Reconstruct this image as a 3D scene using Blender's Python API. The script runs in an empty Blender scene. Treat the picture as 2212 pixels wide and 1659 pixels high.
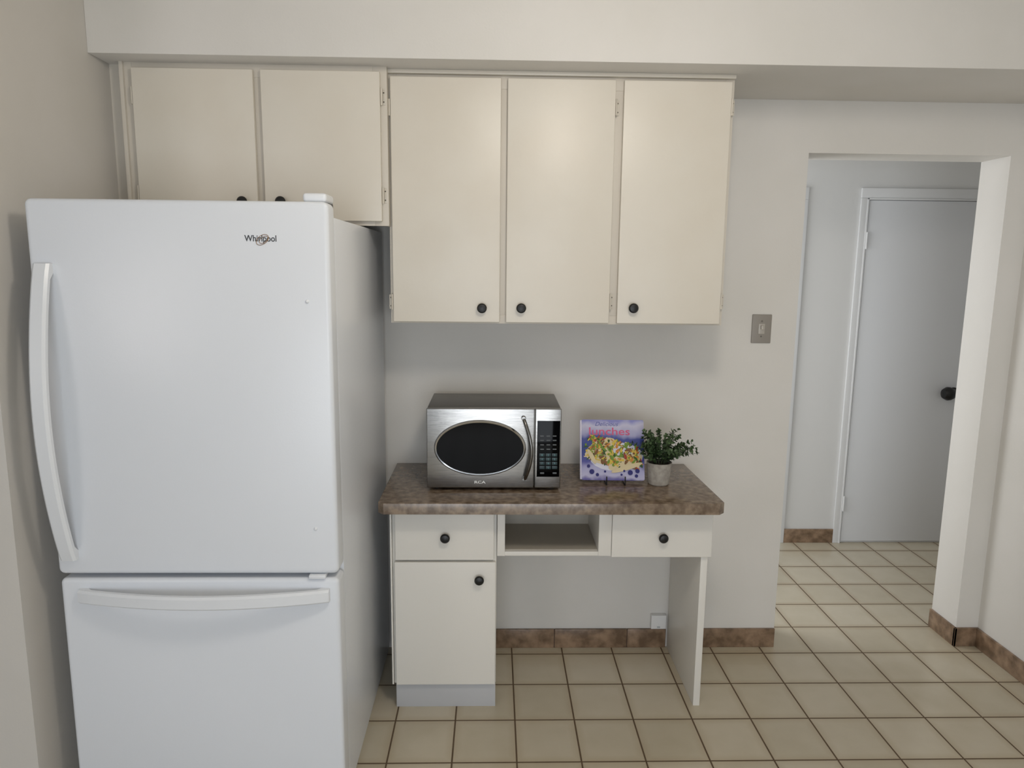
import bpy, bmesh, math, random
import numpy as np
from mathutils import Vector, Matrix
random.seed(7)
S = bpy.context.scene
C = S.collection
S.view_settings.view_transform = 'Standard'
S.view_settings.look = 'None'

# ------------------------------------------------------------------ camera
F, TH, PSI, RHO, H = 1558.94, .16118, .02664, .01037, 1.57
fw = Vector((math.cos(TH)*math.sin(PSI), math.cos(TH)*math.cos(PSI), -math.sin(TH)))
r0 = Vector((math.cos(PSI), -math.sin(PSI), 0))
d0 = Vector((-math.sin(TH)*math.sin(PSI), -math.sin(TH)*math.cos(PSI), -math.cos(TH)))
cr = math.cos(RHO)*r0 - math.sin(RHO)*d0
cd = math.sin(RHO)*r0 + math.cos(RHO)*d0
cam_d = bpy.data.cameras.new('camera'); cam = bpy.data.objects.new('camera', cam_d); C.objects.link(cam)
cam_d.sensor_width = 36; cam_d.lens = F/2212*36; cam_d.clip_start = .02
M = Matrix.Identity(4)
for i in range(3):
    M[i][0] = cr[i]; M[i][1] = -cd[i]; M[i][2] = -fw[i]
M[2][3] = H
cam.matrix_world = M
S.camera = cam

def P(x, y, Y):            # survey of the photo: point of the depth plane Y seen at a pixel -> (X, Z)
    v = (x-1106)*cr + (y-829.5)*cd + F*fw
    return v.x/v.y*Y, H + v.z/v.y*Y
def PX(x, y, Y): return P(x, y, Y)[0]
def PZ(x, y, Y): return P(x, y, Y)[1]

# ------------------------------------------------------------------ materials
def lin(c):
    return tuple(((v/255)/12.92 if v/255 <= .04045 else ((v/255+.055)/1.055)**2.4) for v in c) + (1,)
def mat(name, col, rough=.5, metal=0, col2=None, nscale=6, ncontrast=(.35, .65), bump=0, bscale=60, coat=0, stretch=None, emit=0, detail=3, spec=None):
    m = bpy.data.materials.new(name); m.use_nodes = True
    nt = m.node_tree; b = nt.nodes['Principled BSDF']
    b.inputs['Base Color'].default_value = lin(col)
    b.inputs['Roughness'].default_value = rough; b.inputs['Metallic'].default_value = metal
    b.inputs['Coat Weight'].default_value = coat
    if spec is not None: b.inputs['Specular IOR Level'].default_value = spec
    g = nt.nodes.new('ShaderNodeNewGeometry')
    vec = g.outputs['Position']
    if stretch:
        mp = nt.nodes.new('ShaderNodeMapping'); mp.inputs['Scale'].default_value = stretch
        nt.links.new(vec, mp.inputs['Vector']); vec = mp.outputs['Vector']
    if col2:
        n = nt.nodes.new('ShaderNodeTexNoise'); n.inputs['Scale'].default_value = nscale; n.inputs['Detail'].default_value = detail
        r = nt.nodes.new('ShaderNodeValToRGB')
        r.color_ramp.elements[0].position = ncontrast[0]; r.color_ramp.elements[0].color = lin(col)
        r.color_ramp.elements[1].position = ncontrast[1]; r.color_ramp.elements[1].color = lin(col2)
        nt.links.new(vec, n.inputs['Vector']); nt.links.new(n.outputs['Fac'], r.inputs['Fac']); nt.links.new(r.outputs['Color'], b.inputs['Base Color'])
    if bump:
        n2 = nt.nodes.new('ShaderNodeTexNoise'); n2.inputs['Scale'].default_value = bscale; n2.inputs['Detail'].default_value = 3
        bp = nt.nodes.new('ShaderNodeBump'); bp.inputs['Strength'].default_value = bump; bp.inputs['Distance'].default_value = .002
        nt.links.new(vec, n2.inputs['Vector']); nt.links.new(n2.outputs['Fac'], bp.inputs['Height']); nt.links.new(bp.outputs['Normal'], b.inputs['Normal'])
    return m

M_wall = mat('wall_paint', (220, 217, 211), .6, col2=(224, 221, 216), nscale=3, bump=.12, bscale=150)
M_wallL = mat('wall_paint_shaded', (205, 201, 194), .65, col2=(209, 205, 199), nscale=3, bump=.12, bscale=150)  # same wall paint, darkened to put the left wall's shade into the colour
M_hall = mat('hall_paint', (218, 218, 217), .6, bump=.1, bscale=150)
M_ceil = mat('ceiling_paint', (222, 219, 212), .8)
M_trim = mat('trim_paint', (222, 223, 224), .45)
M_hdoor = mat('hall_door_paint', (216, 218, 221), .4, bump=.05, bscale=80)
M_cab = mat('cabinet_paint', (219, 212, 199), .36, col2=(222, 216, 204), nscale=5, bump=.12, bscale=70)
M_frame = mat('cabinet_frame_paint', (210, 203, 191), .42, bump=.12, bscale=70)
M_in = mat('cabinet_inside', (184, 178, 166), .55)
M_desk = mat('desk_paint', (227, 224, 217), .36, bump=.1, bscale=70)
M_toe = mat('toe_kick_vinyl', (188, 189, 192), .45)
M_fr = mat('refrigerator_enamel', (225, 229, 235), .27, bump=.05, bscale=220)
M_frside = mat('refrigerator_side_enamel', (225, 229, 235), .24, bump=.2, bscale=260)
M_frh = mat('refrigerator_handle_plastic', (228, 231, 235), .3)
M_gask = mat('gasket_rubber', (175, 178, 182), .6)
M_dgray = mat('dark_gray_plastic', (50, 50, 52), .5)
M_black = mat('black_knob_metal', (12, 12, 13), .4)
M_blackwire = mat('black_wire', (14, 14, 15), .4)
M_bglass = mat('black_glass', (3, 3, 4), .08, spec=.10)
M_steel = mat('brushed_stainless', (160, 157, 153), .22, metal=1, col2=(134, 132, 129), nscale=30, stretch=(.6, 4, 40), bump=.05, bscale=60)
M_mwcase = mat('microwave_case_metal', (122, 118, 112), .38, metal=.85)
M_chrome = mat('chrome', (205, 205, 205), .14, metal=1)
M_mwh = mat('microwave_handle_metal', (120, 118, 115), .22, metal=1)
M_hinge = mat('hinge_metal', (206, 199, 186), .42, metal=.1)
M_hscrew = mat('hinge_screw', (96, 88, 76), .5, metal=.3)
M_ink = mat('dark_ink', (52, 54, 60), .4)
M_gold = mat('emblem_metal', (150, 118, 84), .35, metal=.3)
M_plate = mat('switch_plate_metal', (152, 146, 138), .38, metal=.4, bump=.05, bscale=200)
M_toggle = mat('toggle_metal', (186, 180, 171), .38, metal=.35)
M_jack = mat('jack_plastic', (232, 232, 231), .4)
M_basetile = mat('brown_marbled_tile', (108, 87, 68), .28, col2=(160, 134, 110), nscale=22, ncontrast=(.36, .68), detail=6)
M_seam = mat('tile_seam', (74, 58, 47), .7)
M_top = mat('mottled_laminate', (98, 82, 67), .18, col2=(144, 126, 107), nscale=44, ncontrast=(.34, .66), detail=10)
M_pot = mat('concrete_pot', (150, 144, 135), .85, col2=(172, 166, 157), nscale=60, bump=.3, bscale=180)
M_soil = mat('dark_soil', (40, 32, 25), .9, bump=.5)
M_leaf = mat('dark_green_leaf', (42, 62, 38), .5, col2=(84, 108, 66), nscale=60)
M_stem = mat('green_stem', (52, 62, 38), .6)
M_paper = mat('book_pages', (222, 220, 226), .6)
M_key = mat('gray_key', (88, 92, 94), .5)
M_key2 = mat('teal_key', (18, 46, 50), .4)
M_num = mat('key_numeral', (90, 140, 142), .5)
M_mark = mat('light_marking', (238, 238, 235), .4)

def floor_mat():
    m = bpy.data.materials.new('floor_tile'); m.use_nodes = True
    nt = m.node_tree; b = nt.nodes['Principled BSDF']; N = nt.nodes.new; L = nt.links.new
    g = N('ShaderNodeNewGeometry'); sx = N('ShaderNodeSeparateXYZ'); L(g.outputs['Position'], sx.inputs[0])
    def mt(op, a, bb=None):
        n = N('ShaderNodeMath'); n.operation = op
        for i, v in enumerate((a, bb)):
            if v is None: continue
            if isinstance(v, (int, float)): n.inputs[i].default_value = v
            else: L(v, n.inputs[i])
        return n.outputs[0]
    u = mt('DIVIDE', mt('SUBTRACT', sx.outputs[0], .084), .2085)
    v = mt('DIVIDE', mt('SUBTRACT', sx.outputs[1], 2.964), .2185)
    du = mt('ABSOLUTE', mt('SUBTRACT', mt('FRACT', u), .5)); dv = mt('ABSOLUTE', mt('SUBTRACT', mt('FRACT', v), .5))
    d = mt('MAXIMUM', du, dv)                      # .5 at the joint
    groove = N('ShaderNodeMapRange'); groove.inputs['From Min'].default_value = .4835; groove.inputs['From Max'].default_value = .491
    L(d, groove.inputs['Value'])
    edge = N('ShaderNodeMapRange'); edge.inputs['From Min'].default_value = .36; edge.inputs['From Max'].default_value = .49
    L(d, edge.inputs['Value'])
    cmb = N('ShaderNodeCombineXYZ'); L(mt('FLOOR', u), cmb.inputs[0]); L(mt('FLOOR', v), cmb.inputs[1])
    wn = N('ShaderNodeTexWhiteNoise'); L(cmb.outputs[0], wn.inputs['Vector'])
    nz = N('ShaderNodeTexNoise'); nz.inputs['Scale'].default_value = 9; nz.inputs['Detail'].default_value = 4; L(g.outputs['Position'], nz.inputs['Vector'])
    ra = N('ShaderNodeMix'); ra.data_type = 'RGBA'; ra.inputs[6].default_value = lin((190, 180, 159)); ra.inputs[7].default_value = lin((205, 197, 179))
    L(nz.outputs['Fac'], ra.inputs[0])
    rb = N('ShaderNodeMix'); rb.data_type = 'RGBA'; rb.blend_type = 'MULTIPLY'; L(ra.outputs[2], rb.inputs[6])
    rb.inputs[0].default_value = 1
    gr = N('ShaderNodeValToRGB'); gr.color_ramp.elements[0].color = (.88, .87, .84, 1); gr.color_ramp.elements[1].color = (1, 1, 1, 1)
    L(wn.outputs['Value'], gr.inputs['Fac']); L(gr.outputs['Color'], rb.inputs[7])
    rc = N('ShaderNodeMix'); rc.data_type = 'RGBA'; L(rb.outputs[2], rc.inputs[6]); rc.inputs[7].default_value = lin((168, 149, 120))
    L(mt('MULTIPLY', edge.outputs[0], .4), rc.inputs[0])
    rd = N('ShaderNodeMix'); rd.data_type = 'RGBA'; L(rc.outputs[2], rd.inputs[6]); rd.inputs[7].default_value = lin((92, 74, 54))
    L(groove.outputs[0], rd.inputs[0]); L(rd.outputs[2], b.inputs['Base Color'])
    rr = N('ShaderNodeMapRange'); rr.inputs['To Min'].default_value = .2; rr.inputs['To Max'].default_value = .85; L(groove.outputs[0], rr.inputs['Value']); L(rr.outputs[0], b.inputs['Roughness'])
    bp = N('ShaderNodeBump'); bp.inputs['Strength'].default_value = .5; bp.inputs['Distance'].default_value = .003; bp.invert = True
    L(groove.outputs[0], bp.inputs['Height']); L(bp.outputs['Normal'], b.inputs['Normal'])
    return m
M_floor = floor_mat()

# ------------------------------------------------------------------ mesh builder
class MB:
    def __init__(s): s.bm = bmesh.new()
    def merge(s, t, m=0):
        bmesh.ops.recalc_face_normals(t, faces=t.faces[:])
        for f in t.faces: f.material_index = m
        me = bpy.data.meshes.new('tmp'); t.to_mesh(me); t.free(); s.bm.from_mesh(me); bpy.data.meshes.remove(me)
        return s
    def box(s, x0, x1, y0, y1, z0, z1, b=0, seg=2, m=0):
        t = bmesh.new(); bmesh.ops.create_cube(t, size=1)
        for v in t.verts:
            v.co = Vector(((x0+x1)/2+v.co.x*(x1-x0), (y0+y1)/2+v.co.y*(y1-y0), (z0+z1)/2+v.co.z*(z1-z0)))
        if b: bmesh.ops.bevel(t, geom=t.edges[:], offset=b, segments=seg, profile=.6, affect='EDGES')
        return s.merge(t, m)
    def prism(s, pts, axis, a, b, bev=0, seg=3, m=0, both=False):
        def mp(p, q, h): return {'Y': (p, h, q), 'Z': (p, q, h), 'X': (h, p, q)}[axis]
        t = bmesh.new()
        A = [t.verts.new(mp(p, q, a)) for p, q in pts]; B = [t.verts.new(mp(p, q, b)) for p, q in pts]
        n = len(pts); fa = t.faces.new(A); fb = t.faces.new(B[::-1])
        for i in range(n): t.faces.new((A[i], B[i], B[(i+1) % n], A[(i+1) % n]))
        bmesh.ops.recalc_face_normals(t, faces=t.faces[:])
        if bev:
            ed = list(fa.edges) + (list(fb.edges) if both else [])
            bmesh.ops.bevel(t, geom=ed, offset=bev, segments=seg, profile=.5, affect='EDGES')
        return s.merge(t, m)
    def loft(s, rings, m=0, closed=False):
        t = bmesh.new(); R = [[t.verts.new(p) for p in r] for r in rings]; n = len(R[0])
        K = len(R) if closed else len(R)-1
        for i in range(K):
            a, b = R[i], R[(i+1) % len(R)]
            for j in range(n): t.faces.new((a[j], b[j], b[(j+1) % n], a[(j+1) % n]))
        if not closed: t.faces.new(R[0]); t.faces.new(R[-1][::-1])
        return s.merge(t, m)
    def tube(s, pts, r, n=10, m=0, closed=False):
        pts = [Vector(p) for p in pts]; rings = []; N = len(pts); up = None
        for i, p in enumerate(pts):
            a = pts[(i-1) % N] if (closed or i > 0) else p; b = pts[(i+1) % N] if (closed or i < N-1) else p
            d = (b-a).normalized()
            if up is None: up = Vector((0, 0, 1)) if abs(d.z) < .9 else Vector((1, 0, 0))
            e = d.cross(up).normalized(); f = e.cross(d).normalized(); up = f
            rr = r[i] if isinstance(r, (list, tuple)) else r
            rings.append([p + rr*(math.cos(2*math.pi*k/n)*e + math.sin(2*math.pi*k/n)*f) for k in range(n)])
        return s.loft(rings, m, closed)
    def lathe(s, prof, o, axis='Z', n=24, m=0):
        rings = []
        for r, h in prof:
            r = max(r, 1e-4); ring = []
            for k in range(n):
                c, q = r*math.cos(2*math.pi*k/n), r*math.sin(2*math.pi*k/n)
                v = {'Z': (c, q, h), '-Y': (c, -h, q), '-X': (-h, c, q)}[axis]
                ring.append(Vector(o)+Vector(v))
            rings.append(ring)
        return s.loft(rings, m)
    def text(s, txt, cx, cz, w, h, y, depth=.0006, m=0, shear=0, bold=0):
        cu = bpy.data.curves.new('lettering', 'FONT'); cu.body = txt; cu.extrude = .01; cu.shear = shear; cu.resolution_u = 4; cu.offset = bold
        o = bpy.data.objects.new('lettering', cu); C.objects.link(o)
        dg = bpy.context.evaluated_depsgraph_get(); me = bpy.data.meshes.new_from_object(o.evaluated_get(dg))
        bpy.data.objects.remove(o); bpy.data.curves.remove(cu)
        xs = [v.co.x for v in me.vertices]; ys = [v.co.y for v in me.vertices]
        x0, x1, y0, y1 = min(xs), max(xs), min(ys), max(ys)
        for v in me.vertices:
            a = (v.co.x-x0)/(x1-x0)-.5; b = (v.co.y-y0)/(y1-y0)-.5; d = depth if v.co.z > 0 else 0
            v.co = Vector((cx+a*w, y-d, cz+b*h))
        t = bmesh.new(); t.from_mesh(me); bpy.data.meshes.remove(me)
        return s.merge(t, m)
    def build(s, name, mats, parent=None, label=None, smooth=35):
        me = bpy.data.meshes.new(name); s.bm.to_mesh(me); s.bm.free()
        if not isinstance(mats, (list, tuple)): mats = [mats]
        for m_ in mats: me.materials.append(m_)
        o = bpy.data.objects.new(name, me); C.objects.link(o)
        for p in me.polygons: p.use_smooth = True
        me.set_sharp_from_angle(angle=math.radians(smooth))
        if parent:
            r = parent; off = Vector((0, 0, 0)); local = False
            while r is not None:
                off += r.location; local = local or (r.name in LOCAL); r = r.parent
            if not local: me.transform(Matrix.Translation(-off))
            o.parent = parent
        if label: o['label'] = label
        return o
LOCAL = set()              # roots whose parts are modelled in the root's own frame
def thing(name, label, cat, loc, group=None):
    o = bpy.data.objects.new(name, None); C.objects.link(o); o.location = loc; o.empty_display_size = .1
    o['label'] = label; o['category'] = cat
    if group: o['group'] = group
    return o
def struct(o): o['kind'] = 'structure'; return o
def rrect(x0, x1, z0, z1, r, n=5):
    p = []
    for cx, cz, a in ((x1-r, z1-r, 0), (x0+r, z1-r, 90), (x0+r, z0+r, 180), (x1-r, z0+r, 270)):
        for k in range(n+1):
            t = math.radians(a+90*k/n); p.append((cx+r*math.cos(t), cz+r*math.sin(t)))
    return p

# ------------------------------------------------------------------ room
YW = 2.804; WT = .17; CEIL = 2.46; SOF = 2.195; SOFY = 2.345
XL = -1.232; XR = 2.06; DX0, DX1, DZ = 1.188, 1.967, 2.006; YH = 3.968
struct(MB().box(-3.2, 3.3, -2.6, YH+.1, -.05, 0).build('floor', M_floor))
struct(MB().box(-3.2, 3.3, -2.6, YH+.1, CEIL, CEIL+.05).build('ceiling', M_ceil))
w = MB(); w.box(XL-.12, DX0, YW, YW+WT, 0, CEIL).box(DX0, DX1, YW, YW+WT, DZ, CEIL).box(DX1, 3.3, YW, YW+WT, 0, CEIL)
struct(w.build('wall_back', M_wall))
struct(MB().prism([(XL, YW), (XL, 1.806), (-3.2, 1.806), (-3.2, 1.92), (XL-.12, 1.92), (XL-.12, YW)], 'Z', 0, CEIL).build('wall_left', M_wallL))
struct(MB().box(XR, XR+.12, -2.6, YW, 0, CEIL).build('wall_right', M_wall))
struct(MB().box(XL, XR, SOFY, YW, SOF, CEIL, .003).build('wall_soffit', M_wall))
struct(MB().box(0.2, 3.3, YH, YH+.1, 0, CEIL).build('wall_hall', M_hall))
struct(MB().box(3.2, 3.3, YW+WT, YH, 0, CEIL).build('wall_hall_end', M_hall))
# baseboards of brown tile
BH = .082; BT = .011
b = MB()
cuts = [PX(1197, 1380, YW), PX(1353, 1380, YW)]
edges = [.018] + cuts + [.7285]
for i in range(3): b.box(edges[i]+.0012, edges[i+1]-.0012, YW-BT, YW, 0, BH, .002)
b.box(edges[0], edges[-1], YW-BT+.002, YW, 0, BH-.002, m=1)
b.box(.759, DX0, YW-BT, YW, 0, BH, .002)
struct(b.build('baseboard_back', [M_basetile, M_seam]))
b = MB(); y = YW-BT-.001
while y > .3:
    b.box(XR-BT, XR, y-.318, y, 0, BH, .002); y -= .32
b.box(XR-BT+.002, XR, .3, YW-BT, 0, BH-.002, m=1)
struct(b.build('baseboard_right', [M_basetile, M_seam]))
struct(MB().box(DX1-BT, XR, YW-BT, YW, 0, BH, .002).box(DX1-BT, DX1, YW-BT, YW+WT, 0, BH, .002).build('baseboard_doorway', M_basetile))
# hall: door, casings
dX0 = PX(1813, 1165, YH); dX1 = dX0+.66; dZ = PZ(1872, 433, YH); cX = PX(1796, 1168, YH); cZ = PZ(1862, 406, YH)
lX = PX(1690.5, 1165, YH)
struct(MB().box(lX, cX, YH-BT, YH, 0, BH, .002).build('baseboard_hall', M_basetile))
def casing(name, x0, x1, ztop, zin, w):
    c = MB()
    c.box(x0, x0+w, YH-.014, YH, 0, zin, .003).box(x1-w, x1, YH-.014, YH, 0, zin, .003).box(x0, x1, YH-.014, YH, zin, ztop, .003)
    c.box(x0+w-.009, x0+w, YH-.018, YH, 0, zin, .002).box(x1-w, x1-w+.009, YH-.018, YH, 0, zin, .002).box(x0+w-.009, x1-w+.009, YH-.018, YH, zin-.009, zin, .002)
    return struct(c.build(name, M_trim))
casing('trim_1', cX, dX1+(dX0-cX), cZ, dZ+.012, dX0-cX-.004)
casing('trim_2', lX-.8, lX, cZ, dZ, .055)
d = struct(MB().box(dX0, dX1, YH-.012, YH-.001, .012, dZ, .002).build('door_1', M_hdoor))
kx, kz = P(2063, 849, YH-.03)
k = MB(); k.lathe([(0, 0), (.03, 0), (.03, .008), (.012, .012), (.012, .045), (0, .046)], (kx, YH-.012, kz), '-Y')
k.lathe([(.012, -.015), (.013, .0), (.026, .022), (.037, .045), (.038, .062), (.026, .082), (0, .088)], (kx, YH-.055, kz), '-X')
k.build('door_knob', M_black, d, 'black door knob')
for yy, xx in ((520, 1872), (1088, 1816)):
    zz = PZ(xx, yy, YH-.02)
    MB().tube([(dX0-.003, YH-.020, zz-.045), (dX0-.003, YH-.020, zz+.045)], .0045, 8).build('hinge', M_trim, d)
struct(MB().box(lX-.74, lX-.06, YH-.012, YH-.001, .012, dZ-.014, .002).build('door_2', M_hdoor))

# ------------------------------------------------------------------ shared bits
KN = [(0, 0), (.0075, 0), (.0075, .009), (.0135, .012), (.0165, .016), (.0165, .021), (.013, .0255), (.006, .027), (0, .0272)]
def knob(parent, x, y, z, name='knob'):
    return MB().lathe(KN, (x, y, z), '-Y').build(name, M_black, parent)
def hinge(parent, xe, side, y, z):       # xe = door edge, side = +1 when the frame is to the right
    h = MB()
    h.tube([(xe+side*.004, y+.006, z-.026), (xe+side*.004, y+.006, z+.026)], .0035, 8)
    x0, x1 = sorted((xe+side*.005, xe+side*.015))
    h.box(x0, x1, y+.0165, y+.019, z-.024, z+.024, .0005)
    for dz in (-.014, .014):
        h.lathe([(0, 0), (.0024, 0), (.0024, .001), (0, .001)], ((x0+x1)/2, y+.0165, z+dz), '-Y', 8, m=1)
    return h.build('hinge', [M_hinge, M_hscrew], parent)
def slab(x0, x1, y0, z0, z1, mat_, name, parent, t=.018):
    return MB().box(x0, x1, y0, y0+t, z0, z1, .003, 3).build(name, mat_, parent)

# ------------------------------------------------------------------ cabinet over the refrigerator
YA = 2.42
ax0 = PX(271, 300, YA+.02); ax1 = PX(838, 330, YA+.02); aZ0 = 1.698; dzt = PZ(420, 147, YA); dzb = PZ(822, 478, YA)
u = thing('wall_cabinet', 'low cream cabinet with two doors above the white refrigerator', 'cabinet', (ax0, YW, aZ0))
MB().box(ax0+.004, ax1-.004, YA+.04, YW, aZ0+.02, SOF).build('body', M_in, u)
f = MB(); fy0, fy1 = YA+.019, YA+.04
m1, m2 = PX(551, 300, YA), PX(567, 300, YA)
f.box(ax0, ax0+.035, fy0, fy1, aZ0, SOF, .001).box(ax1-.045, ax1, fy0, fy1, aZ0, SOF, .001)
f.box(ax0+.035, ax1-.045, fy0, fy1, dzt-.02, SOF, .001).box(ax0+.035, ax1-.045, fy0, fy1, aZ0, aZ0+.05, .001)
f.box(m1-.02, m2+.02, fy0, fy1, aZ0+.05, dzt-.02, .001)
f.box(ax1-.012, ax1, YA+.04, YW, aZ0, SOF, .001).box(ax0, ax0+.012, YA+.008, YW, aZ0, SOF, .001)
f.build('face_frame', M_frame, u)
MB().box(XL, ax0, YA+.05, YA+.066, aZ0, SOF).build('filler_strip', M_frame, u)
e1, e2 = PX(292, 300, YA), PX(822, 300, YA)
D = slab(e1, m1, YA, dzb, dzt, M_cab, 'door', u); knob(D, PX(522, 432, YA-.02), YA, PZ(522, 435, YA-.02)); hinge(D, e1, -1, YA, PZ(310, 418, YA)); hinge(D, e1, -1, YA, PZ(296, 205, YA))
D = slab(m2, e2, YA, dzb, dzt, M_cab, 'door', u); knob(D, PX(605, 432, YA-.02), YA, PZ(605, 435, YA-.02)); hinge(D, e2, 1, YA, PZ(823, 208, YA)); hinge(D, e2, 1, YA, PZ(823, 422, YA))

# ------------------------------------------------------------------ three-door upper cabinet
YB = 2.46
bx0 = PX(841, 430, YB+.02); bx1 = PX(1573, 430, YB+.02); bZ0 = PZ(1200, 700, YB+.02); dzt = PZ(1200, 170, YB); dzb = PZ(1200, 697.5, YB)
u = thing('wall_cabinet', 'tall cream wall cabinet with three doors above the desk', 'cabinet', (bx0, YW, bZ0))
MB().box(bx0+.012, bx1-.012, YB+.04, YW, bZ0+.015, SOF).build('body', M_in, u)
fy0, fy1 = YB+.019, YB+.04
e = [PX(846, 430, YB), PX(1081, 430, YB), PX(1095, 430, YB), PX(1323.5, 430, YB), PX(1341, 430, YB), PX(1569, 430, YB)]
f = MB()
f.box(bx0, bx0+.03, fy0, fy1, bZ0, SOF, .001).box(bx1-.03, bx1, fy0, fy1, bZ0, SOF, .001)
f.box(bx0+.03, bx1-.03, fy0, fy1, dzt-.03, SOF, .001).box(bx0+.03, bx1-.03, fy0, fy1, bZ0, bZ0+.03, .001)
f.box(e[1]-.02, e[2]+.02, fy0, fy1, bZ0+.03, dzt-.03, .001).box(e[3]-.02, e[4]+.02, fy0, fy1, bZ0+.03, dzt-.03, .001)
f.box(bx0, bx0+.012, YB+.04, YW, bZ0, SOF, .001).box(bx1-.012, bx1, YB+.04, YW, bZ0, SOF, .001)
f.build('face_frame', M_frame, u)
MB().box(PX(832, 158, YB), PX(1592, 164, YB), YB+.002, YB+.019, PZ(1200, 163, YB), SOF, .003).build('top_molding', M_cab, u)
for a, bq, kx, hs, hpx in ((e[0], e[1], 1041, -1, 842), (e[2], e[3], 1126, 1, 1328), (e[4], e[5], 1369, 1, 1580)):
    D = slab(a, bq, YB, dzb, dzt, M_cab, 'door', u)
    kX, kZ = P(kx, 666, YB-.02); knob(D, kX, YB, kZ)
    xe = a if hs < 0 else bq
    hinge(D, xe, hs, YB, PZ(hpx, 231, YB)); hinge(D, xe, hs, YB, PZ(hpx, 652, YB))

# ------------------------------------------------------------------ desk base
YD = 2.375
px0 = PX(848, 1300, YD); px1 = PX(1072, 1300, YD); TOPZ = .792; TB = .753
u = thing('desk', 'white painted built-in desk base with two drawers, open cubby and lower door', 'desk', (px0, YW, 0))
toeT = PZ(960, 1479, YD)
pb = MB(); pb.box(px0, px1, YD+.019, YW-.002, toeT-.004, TB, .002)
pb.build('pedestal', M_desk, u)
MB().box(px0+.006, px1-.001, YD+.016, YW-.002, 0, toeT-.004, .001).build('toe_kick', M_toe, u, 'gray toe kick')
zD1 = PZ(960, 1210, YD); zD2 = PZ(960, 1215, YD)
D = slab(PX(853, 1160, YD), PX(1067, 1160, YD), YD, zD1, TB-.003, M_desk, 'drawer', u); knob(D, PX(961, 1164, YD-.02), YD, PZ(961, 1164, YD-.02))
D = slab(PX(854, 1350, YD), PX(1070, 1350, YD), YD, toeT, zD2, M_desk, 'door', u); kX, kZ = P(1035, 1255, YD-.02); knob(D, kX, YD, kZ)
MB().box(px0-.006, px0-.0005, YD+.004, YD+.03, toeT-.0, TB, .001).build('side_trim', M_desk, u)
# cubby
cx0, cx1 = PX(1091, 1150, YD), PX(1294, 1150, YD); cz = PZ(1190, 1193, YD); czb = PZ(1190, 1202, YD); rx0 = PX(1322, 1160, YD); rx1 = PX(1539, 1160, YD)
c = MB()
c.box(px1+.002, cx0, YD+.004, YW-.14, czb, TB, .001)
c.box(cx1, rx0-.001, YD+.004, YW-.14, czb, TB, .001)
c.box(cx0, cx1, YD+.006, YW-.14, czb, cz, .001)
c.box(cx0+.001, cx1-.001, YD+.025, YW-.15, cz, cz+.001, m=1)  # cubby floor and back take a darker tone in place of depth shadow
c.box(cx0, cx1, YW-.15, YW-.14, cz, TB, m=1)
c.build('cubby', [M_desk, M_in], u, 'open cubby shelf')
zr = PZ(1430, 1204, YD)
MB().box(rx0+.004, rx1-.02, YD+.019, YW-.14, zr+.008, TB, .001).build('drawer_box', M_desk, u)
D = slab(rx0, rx1, YD, zr, TB-.003, M_desk, 'drawer', u); knob(D, PX(1434, 1164, YD-.02), YD, PZ(1434, 1164, YD-.02))
MB().box(.734, .758, YD+.012, YW-BT-.001, 0, zr-.001, .0015).box(.742, .758, YD+.02, YW-BT-.001, zr-.001, TB).build('support_panel', M_desk, u)

# worktop
wl, wr, wy = -.381, .784, 2.305
w = MB().prism([(wl, YW), (wl, wy+.02), (wl+.02, wy), (wr-.02, wy), (wr, wy+.02), (wr-.012, YW)], 'Z', TOPZ, TB+.0005, .003, 3)
o = w.build('worktop', M_top, smooth=25); o['label'] = 'mottled brown laminate worktop with clipped corners lying on the white desk'; o['category'] = 'worktop'

# ------------------------------------------------------------------ refrigerator
YF = 1.86
fx0, fx1 = -1.1635, -.4148; fz = H+.0837*YF; sp = .742
u = thing('refrigerator', 'large white bottom-freezer refrigerator standing beside the desk', 'refrigerator', ((fx0+fx1)/2, 2.3, 0))
MB().box(fx0+.003, fx1-.001, YF+.075, 2.745, .03, 1.692, .006).box(fx0+.02, fx1-.02, YF+.075, 2.7, 0, .03).build('body', M_frside, u)
MB().box(fx0+.014, fx1-.014, YF+.06, YF+.076, sp+.012, fz-.036).box(fx0+.014, fx1-.014, YF+.06, YF+.076, .11, .715).build('gasket', M_gask, u)
MB().box(fx0+.02, fx1-.02, YF+.03, YF+.076, .004, .095, .004).build('base_grille', M_dgray, u)
D = MB().prism(rrect(fx0, fx1, sp, fz, .016), 'Y', YF, YF+.062, .011, 4).build('upper_door', M_fr, u)
DR = MB().prism(rrect(fx0+.002, fx1, .1, .729, .014), 'Y', YF, YF+.062, .011, 4).build('freezer_drawer', M_fr, u)
# bowed vertical handle
hx = -1.125; z1 = 1.566; z0 = .787; rings = []
for i in range(41):
    t = i/40; z = z1+(z0-z1)*t
    bow = .004+.062*math.sin(math.pi*t)**.85
    yf = YF-.014-bow; yb = YF+.002-bow if 0.04 < t < .96 else YF+.004
    hw = .0205
    sec = [(-hw, yb), (-hw, yf+.006), (-hw*.7, yf), (hw*.7, yf), (hw, yf+.006), (hw, yb)]
    rings.append([(hx+a, bq, z) for a, bq in sec])
MB().loft(rings).build('handle', M_frh, D)
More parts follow.
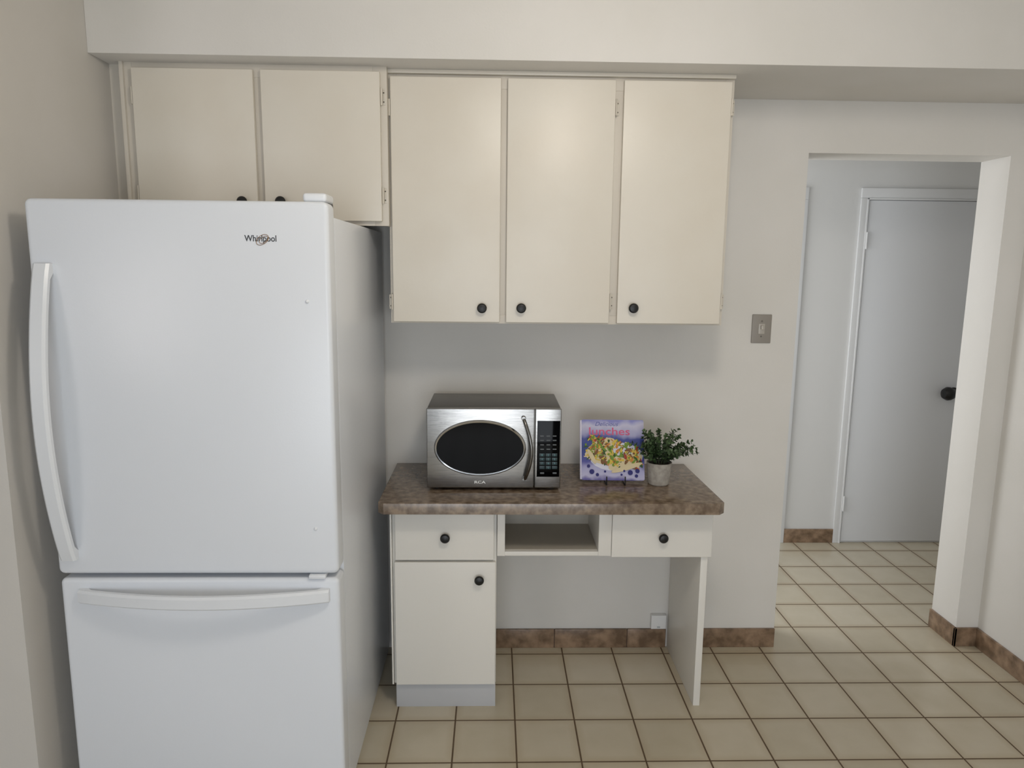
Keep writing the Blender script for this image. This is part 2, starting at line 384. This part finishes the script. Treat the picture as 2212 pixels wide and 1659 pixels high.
# bowed drawer handle
x0, x1 = -1.108, -.44; zc = .684; rings = []
for i in range(41):
    t = i/40; x = x0+(x1-x0)*t
    bow = .003+.046*math.sin(math.pi*t)**.85
    yf = YF-.014-bow; yb = YF+.002-bow if .04 < t < .96 else YF+.004; hw = .0185
    sec = [(-hw, yb), (-hw, yf+.006), (-hw*.7, yf), (hw*.7, yf), (hw, yf+.006), (hw, yb)]
    rings.append([(x, bq, zc+a) for a, bq in sec])
MB().loft(rings).build('handle', M_frh, DR)
lx0, _ = P(528, 515, YF); lx1, _ = P(597, 515, YF); lz = PZ(562, 517, YF)
MB().text('Whirlpool', (lx0+lx1)/2, lz, lx1-lx0, .0205, YF, bold=.012).build('lettering', M_ink, D)
ex, ez = P(567, 518, YF); em = MB()
for rx, rz, off in ((.0175, .0105, 0), (.0125, .0065, .003)):
    pts = []
    for k in range(28):
        t = 2*math.pi*k/28; a, bq = rx*math.cos(t), rz*math.sin(t); ca, sa = math.cos(.6), math.sin(.6)
        pts.append((ex+off+a*ca-bq*sa, YF-.0008, ez+a*sa+bq*ca))
    em.tube(pts, .0007, 6, closed=True)
em.build('emblem', M_gold, D)
for p in ((664, 651), (682, 1142)):
    x, z = P(p[0], p[1], YF)
    MB().lathe([(0, 0), (.005, 0), (.005, .0015), (.0025, .004), (0, .0042)], (x, YF, z), '-Y', 12).build('screw_cap', M_frh, D)
MB().box(-.484, -.424, YF+.025, YF+.115, fz+.0005, fz+.023, .010, 5).box(-.48, -.428, YF+.07, YF+.125, 1.692, fz+.004, .004, m=1).build('hinge_cover', [M_frh, M_dgray], u, 'white hinge cover')
MB().box(PX(668, 1241, YF), PX(704, 1241, YF), YF-.006, YF+.06, .7305, .7405, .002).build('hinge_bracket', M_frh, u)

# ------------------------------------------------------------------ microwave
YM = 2.444; mx0, mx1, mz0, mz1 = -.229, .2385, TOPZ+.010, 1.0875
u = thing('microwave', 'stainless microwave with oval black window standing on the brown worktop', 'microwave', ((mx0+mx1)/2, 2.59, TOPZ))
MB().box(mx0+.002, mx1-.002, YM+.022, 2.738, mz0, mz1, .004).build('casing', M_mwcase, u)
sx = PX(1155, 960, YM)
D = MB().box(mx0, sx-.0015, YM, YM+.022, mz0, mz1-.002, .004, 3).build('door', M_steel, u)
CP = MB().box(sx+.0015, mx1, YM, YM+.022, mz0, mz1-.002, .004, 3).build('control_panel', M_steel, u)
ocx, ocz = P(1037, 968, YM); orx, orz = .1585, .0985
rings = []
for k in range(64):
    t = 2*math.pi*k/64; c_, s_ = math.cos(t), math.sin(t)
    sec = [(0, .001), (.002, -.005), (.006, -.006), (.0095, -.003), (.011, .001)]
    rings.append([(ocx+(orx-.009+a)*c_, YM+bq, ocz+(orz-.009+a)*s_) for a, bq in sec])
R = MB().loft(rings, closed=True).build('window_ring', M_chrome, D)
MB().prism([(ocx+(orx-.007)*math.cos(2*math.pi*k/64), ocz+(orz-.007)*math.sin(2*math.pi*k/64)) for k in range(64)], 'Y', YM-.0022, YM+.001).build('window_glass', M_bglass, D)
pts = []
hA, hB = P(1131, 903, YM), P(1133, 1034, YM)
for i in range(21):
    t = i/20; s_ = math.sin(math.pi*t)
    pts.append((hA[0]+(hB[0]-hA[0])*t+.024*s_, YM-.010-.028*s_**.6, hA[1]+(hB[1]-hA[1])*t))
Hm = MB().tube(pts, .0058, 12)
for q in (hA, hB): Hm.lathe([(0, 0), (.0085, 0), (.0085, .008), (.0075, .016), (0, .0165)], (q[0], YM, q[1]), '-Y', 16)
Hm.build('handle', M_mwh, D)
MB().text('RCA', *P(1037, 1041.5, YM), .039, .0095, YM, .0006, bold=.02).build('lettering', M_mark, D)
kx0, kz1 = P(1161, 909, YM); kx1, kz0 = P(1208, 1030, YM)
KP = MB().box(kx0, kx1, YM-.0015, YM+.002, kz0, kz1, .0008).build('keypad', M_bglass, CP)
def key(px, py, w, h, m):
    x, z = P(px, py, YM-.002); MB().box(x-w/2, x+w/2, YM-.0025, YM-.0012, z-h/2, z+h/2, .0003).build('key', m, KP); return x, z
for r in (942, 951.5, 961, 970.5):
    for cpx in (1171, 1184.5, 1198): key(cpx, r, .013, .0042, M_key)
nm = MB(); lab = ['1', '2', '3', '4', '5', '6', '7', '8', '9', '', '0', '']
for i, r in enumerate((983, 992, 1001, 1010)):
    for j, cpx in enumerate((1171, 1184.5, 1198)):
        x, z = key(cpx, r, .0185, .0115, M_key2); n_ = lab[i*3+j]
        if n_: nm.text(n_, x, z, .0028 if n_ == '1' else .0042, .0068, YM-.0025, .0003)
nm.build('numerals', M_num, KP)
key(1171, 1022, .014, .006, M_key); key(1198, 1022, .014, .006, M_key)
for x in (mx0+.03, mx1-.03):
    for y in (YM+.04, 2.70):
        MB().lathe([(0, 0), (.011, 0), (.012, .0105), (0, .0105)], (x, y, TOPZ), 'Z', 14).build('foot', M_dgray, u)

# ------------------------------------------------------------------ cookbook on wire easel (built upright, leaned by its root)
BKY = 2.53
bxl = PX(1257, 1043, 2.53); bxr = PX(1392, 1043, 2.53); BW = bxr-bxl; BHt = .222; lean = math.radians(20)
u = thing('cookbook', 'bright purple and white cookbook with food cover leaning on black wire easel', 'book', ((bxl+bxr)/2, BKY, TOPZ+.0135))
u.rotation_euler = (-lean, 0, math.radians(-2)); LOCAL.add(u.name)
def cover_mat():
    m = bpy.data.materials.new('book_cover'); m.use_nodes = True; nt = m.node_tree; b = nt.nodes['Principled BSDF']
    tc = nt.nodes.new('ShaderNodeTexCoord'); mp = nt.nodes.new('ShaderNodeSeparateXYZ'); nt.links.new(tc.outputs['Object'], mp.inputs[0])
    ns = nt.nodes.new('ShaderNodeTexNoise'); ns.inputs['Scale'].default_value = 16; nt.links.new(tc.outputs['Object'], ns.inputs['Vector'])
    ma = nt.nodes.new('ShaderNodeMath'); ma.operation = 'MULTIPLY_ADD'; ma.inputs[1].default_value = .06; nt.links.new(ns.outputs['Fac'], ma.inputs[0]); nt.links.new(mp.outputs[2], ma.inputs[2])
    mr = nt.nodes.new('ShaderNodeMapRange'); mr.inputs['From Min'].default_value = .03; mr.inputs['From Max'].default_value = .03+BHt; nt.links.new(ma.outputs[0], mr.inputs['Value'])
    cr_ = nt.nodes.new('ShaderNodeValToRGB'); el = cr_.color_ramp.elements
    el[0].position = 0; el[0].color = lin((104, 98, 162)); el[1].position = 1; el[1].color = lin((136, 138, 196))
    for p_, c_ in ((.06, (186, 184, 212)), (.2, (168, 166, 204)), (.30, (84, 86, 156)), (.5, (54, 70, 134)), (.7, (72, 82, 152)), (.78, (164, 164, 200)), (.9, (196, 194, 216))):
        q = el.new(p_); q.color = lin(c_)
    nt.links.new(mr.outputs[0], cr_.inputs['Fac']); nt.links.new(cr_.outputs['Color'], b.inputs['Base Color'])
    b.inputs['Roughness'].default_value = .18
    return m
hw = BW/2
MB().box(-hw+.003, hw-.002, .002, .018, .003, BHt-.003).build('pages', M_paper, u)
CV = MB().prism(rrect(-hw, hw, 0, BHt, .006), 'Y', 0, .002).prism(rrect(-hw, hw, 0, BHt, .006), 'Y', .018, .020).build('cover', cover_mat(), u)
sp_ = MB()
for i in range(3): sp_.box(-hw-.007+.001*i, -hw+.004, .0005+.0066*i, .0062+.0066*i, .002, BHt-.002, .002)
sp_.build('spine', mat('book_spine', (190, 186, 208), .3), u)
def flat(mb, cx, cz, rx, rz, rot, y, m, h=.0004, n=20, wob=0):
    pts = []
    for k in range(n):
        t = 2*math.pi*k/n; q = 1+wob*math.sin(3*t+cx*90); a, b_ = rx*q*math.cos(t), rz*q*math.sin(t)
        X_, Z_ = cx+a*math.cos(rot)-b_*math.sin(rot), cz+a*math.sin(rot)+b_*math.cos(rot)
        pts.append((max(-hw+.002, min(hw-.002, X_)), max(.003, min(BHt-.003, Z_))))
    mb.prism(pts, 'Y', y-h, y, m=m)
fm = [mat('print_'+n_, c_, .2) for n_, c_ in (('cream', (214, 198, 160)), ('white', (212, 212, 226)), ('green', (112, 142, 50)), ('dark_green', (52, 84, 38)), ('orange', (200, 132, 58)), ('red', (160, 58, 42)), ('yellow', (212, 184, 76)), ('navy', (40, 40, 112)), ('brown', (122, 84, 50)))]
art = MB()
flat(art, .012, .086, .098, .052, .05, -.0002, 1)
flat(art, .045, .066, .066, .026, .35, -.0006, 0); flat(art, -.045, .116, .062, .030, .5, -.0006, 0); flat(art, -.03, .080, .075, .024, -.2, -.0007, 0)
rnd = random.Random(3)
for i in range(270):
    t = rnd.uniform(0, 1); cx = -.092+.190*t+rnd.uniform(-.012, .012); cz = .118-.040*t+rnd.uniform(-.044, .046)
    flat(art, cx, cz, rnd.uniform(.004, .015), rnd.uniform(.002, .0055), rnd.uniform(0, 3.1), -.001-.000008*i, rnd.choice([2, 2, 2, 3, 3, 4, 6, 5, 6, 6, 4, 8, 8, 0]), n=9, wob=.15)
flat(art, .050, .046, .060, .009, .30, -.0036, 0); flat(art, -.078, .085, .008, .030, .5, -.0036, 0)
for cx, cz, r in ((-.078, .030, .009), (-.058, .019, .006), (.062, .028, .009), (.088, .034, .008), (.084, .016, .006), (.03, .020, .004), (-.09, .05, .006), (.04, .034, .004), (-.03, .031, .004)):
    flat(art, cx, cz, r, r, 0, -.0038, 7)
art.build('cover_picture', fm, CV)
MB().text('lunches', -.012, .179, .150, .028, -.0003, .0004, bold=.008).build('title', mat('print_pink', (206, 84, 126), .3), CV)
MB().text('Delicious', -.022, .206, .085, .015, -.0003, .0004, shear=.35).build('subtitle', mat('print_blue', (74, 84, 156), .3), CV)
u = thing('book_easel', 'small black wire easel holding up the cookbook', 'easel', ((bxl+bxr)/2, BKY, TOPZ))
e = MB(); cxm = (bxl+bxr)/2
sl = math.tan(lean)
for px in (1310, 1350):
    x = PX(px, 1040, 2.51)
    e.tube([(x, BKY-.023, TOPZ+.034), (x, BKY-.026, TOPZ+.016), (x, BKY-.025, TOPZ+.0035), (x, BKY-.019, TOPZ+.0022), (x, BKY+.013, TOPZ+.0022), (x, BKY+.036, TOPZ+.008), (x, BKY+.034+sl*.14, TOPZ+.15), (cxm, BKY+.037+sl*.16, TOPZ+.17)], .0022, 8)
    e.tube([(x, BKY+.026+sl*.10, TOPZ+.1), (x, BKY+.135, TOPZ+.0024)], .0022, 8)
e.tube([(PX(1310, 1040, 2.51), BKY+.135, TOPZ+.0024), (PX(1350, 1040, 2.51), BKY+.135, TOPZ+.0024)], .0022, 8)
e.build('wire_frame', M_blackwire, u)

# ------------------------------------------------------------------ potted plant
pX, pY = PX(1423, 1030, 2.53), 2.532
u = thing('potted_plant', 'small leafy green plant in a concrete pot beside the cookbook', 'potted plant', (pX, pY, TOPZ))
MB().lathe([(0, 0), (.034, 0), (.038, .004), (.0455, .080), (.0455, .083), (.0415, .083), (.0405, .074), (0, .073)], (pX, pY, TOPZ), 'Z', 36).build('pot', M_pot, u, 'gray concrete pot')
MB().lathe([(0, .072), (.0405, .073), (.03, .079), (0, .081)], (pX, pY, TOPZ), 'Z', 20).build('soil', M_soil, u)
st = MB(); lf = MB(); rnd = random.Random(11); t_ = bmesh.new()
def clear(p): return not (p.x < bxr+.012 and p.y > BKY-.022+sl*(p.z-TOPZ-.0135))
def leaf(p, d, n, L, W):
    d = d.normalized(); s_ = d.cross(n).normalized(); n = s_.cross(d).normalized()
    if not (clear(p) and clear(p+d*L)): return
    q = [p, p+d*L*.3+s_*W*.45+n*.0012, p+d*L*.7+s_*W*.42+n*.001, p+d*L, p+d*L*.7-s_*W*.42+n*.001, p+d*L*.3-s_*W*.45+n*.0012, p+d*L*.5-n*.0012]
    v = [t_.verts.new(c_) for c_ in q]
    for a, b_ in ((0, 1), (1, 2), (2, 3), (3, 4), (4, 5), (5, 0)): t_.faces.new((v[a], v[b_], v[6]))
for i in range(60):
    ang = 2*math.pi*i/34*2.618; out = rnd.uniform(.015, .080); hgt = rnd.uniform(.045, .144)*(1-.25*out/.088)
    if i % 5 == 0: ang = rnd.uniform(-.7, .7); out = rnd.uniform(.080, .116); hgt = rnd.uniform(.02, .085)
    if i % 7 == 3: ang = math.pi+rnd.uniform(.1, .9); out = rnd.uniform(.03, .062); hgt = rnd.uniform(.06, .12)
    b0 = Vector((pX+.02*math.cos(ang), pY+.02*math.sin(ang), TOPZ+.077)); c1 = b0+Vector((out*.25*math.cos(ang), out*.25*math.sin(ang), hgt*.8)); c2 = b0+Vector((out*math.cos(ang), out*math.sin(ang), hgt))
    path = [(1-t)**2*b0+2*t*(1-t)*c1+t*t*c2 for t in [k/9 for k in range(10)]]
    if not all(clear(p) for p in path): continue
    st.tube(path, [.0015-.0009*k/9 for k in range(10)], 5)
    for k in range(2, 10):
        tan = (path[k]-path[k-1]).normalized(); base_a = rnd.uniform(0, 6.28)
        for j in range(3):
            if rnd.random() < .22: continue
            a = base_a+j*2.09+rnd.uniform(-.5, .5); e1 = tan.cross(Vector((.3, .2, 1))).normalized(); e2 = e1.cross(tan)
            dr = e1*math.cos(a)+e2*math.sin(a)+tan*rnd.uniform(.1, .8)
            nn = (tan+Vector((rnd.uniform(-.5, .5), rnd.uniform(-.5, .5), rnd.uniform(-.2, .6)))).normalized()
            sz = rnd.uniform(.0115, .0165); leaf(path[k], dr, nn, sz, sz*rnd.uniform(.72, .92))
    leaf(path[9], tan, Vector((0, 0, 1)), .012, .010)
st.build('stems', M_stem, u)
me = bpy.data.meshes.new('foliage'); t_.to_mesh(me); t_.free(); lf.bm.from_mesh(me); bpy.data.meshes.remove(me)
lf.build('foliage', M_leaf, u, smooth=60)

# ------------------------------------------------------------------ light switch, wall jack
sx0, sz1 = P(1625, 679, YW); sx1, sz0 = P(1663, 741, YW); sc, sm = (sx0+sx1)/2, (sz0+sz1)/2
u = thing('light_switch', 'brownish metal light switch plate on the wall beside the doorway', 'light switch', (sc, YW, sm))
MB().box(sx0, sx1, YW-.006, YW, sz0, sz1, .003, 3).build('plate', M_plate, u)
MB().box(sc-.012, sc+.012, YW-.0075, YW-.004, sm-.02, sm+.02, .001).box(sc-.005, sc+.005, YW-.018, YW-.006, sm-.002, sm+.014, .002).build('toggle', M_toggle, u)
for q in (-.030, .030):
    MB().lathe([(0, 0), (.0035, 0), (.003, .0012), (0, .0014)], (sc, YW-.006, sm+q), '-Y', 10).build('screw', M_mwcase, u)
jx0, jz1 = P(1407, 1329, YW-.02); jx1, jz0 = P(1438, 1358, YW-.02)
u = thing('wall_jack', 'small white wall jack box above the baseboard under the desk', 'wall jack', ((jx0+jx1)/2, YW, (jz0+jz1)/2))
MB().box(jx0, jx1, YW-.024, YW, jz0, jz1, .003, 3).build('housing', M_jack, u)
MB().box((jx0+jx1)/2-.006, (jx0+jx1)/2+.006, YW-.0255, YW-.023, jz0+.006, jz0+.012, .0005).build('port', M_gask, u)

# ------------------------------------------------------------------ light
def light(name, typ, loc, power, col, size=.2, target=None, size_y=None):
    l = bpy.data.lights.new(name, typ); l.energy = power; l.color = col
    if typ == 'AREA':
        l.shape = 'RECTANGLE'; l.size = size; l.size_y = size_y or size
    else: l.shadow_soft_size = size
    o = bpy.data.objects.new(name, l); C.objects.link(o); o.location = loc
    if target: o.rotation_euler = (Vector(target)-Vector(loc)).to_track_quat('-Z', 'Y').to_euler()
    return o
light('ceiling_lamp', 'POINT', (.34, 1.0, 2.34), 22, (1, .925, .83), .12)
light('window_light', 'AREA', (-2.72, -2.2, 1.75), 13, (1, .93, .91), .9, (0, 2.4, 1.0), 1.2)
light('daylight_fill', 'AREA', (.1, -2.5, .85), 52, (.86, .925, 1), 2.0, (.8, 2.6, .35), 1.5)  # added cool fill behind the camera, standing in for low daylight
light('hall_light', 'AREA', (.35, 3.45, 1.3), 16, (.96, .98, 1), .8, (3, 3.5, .7), 1.6)
wd = bpy.data.worlds.new('world'); S.world = wd; wd.use_nodes = True
bg = wd.node_tree.nodes['Background']; bg.inputs['Color'].default_value = (.9, .95, 1, 1); bg.inputs['Strength'].default_value = .18
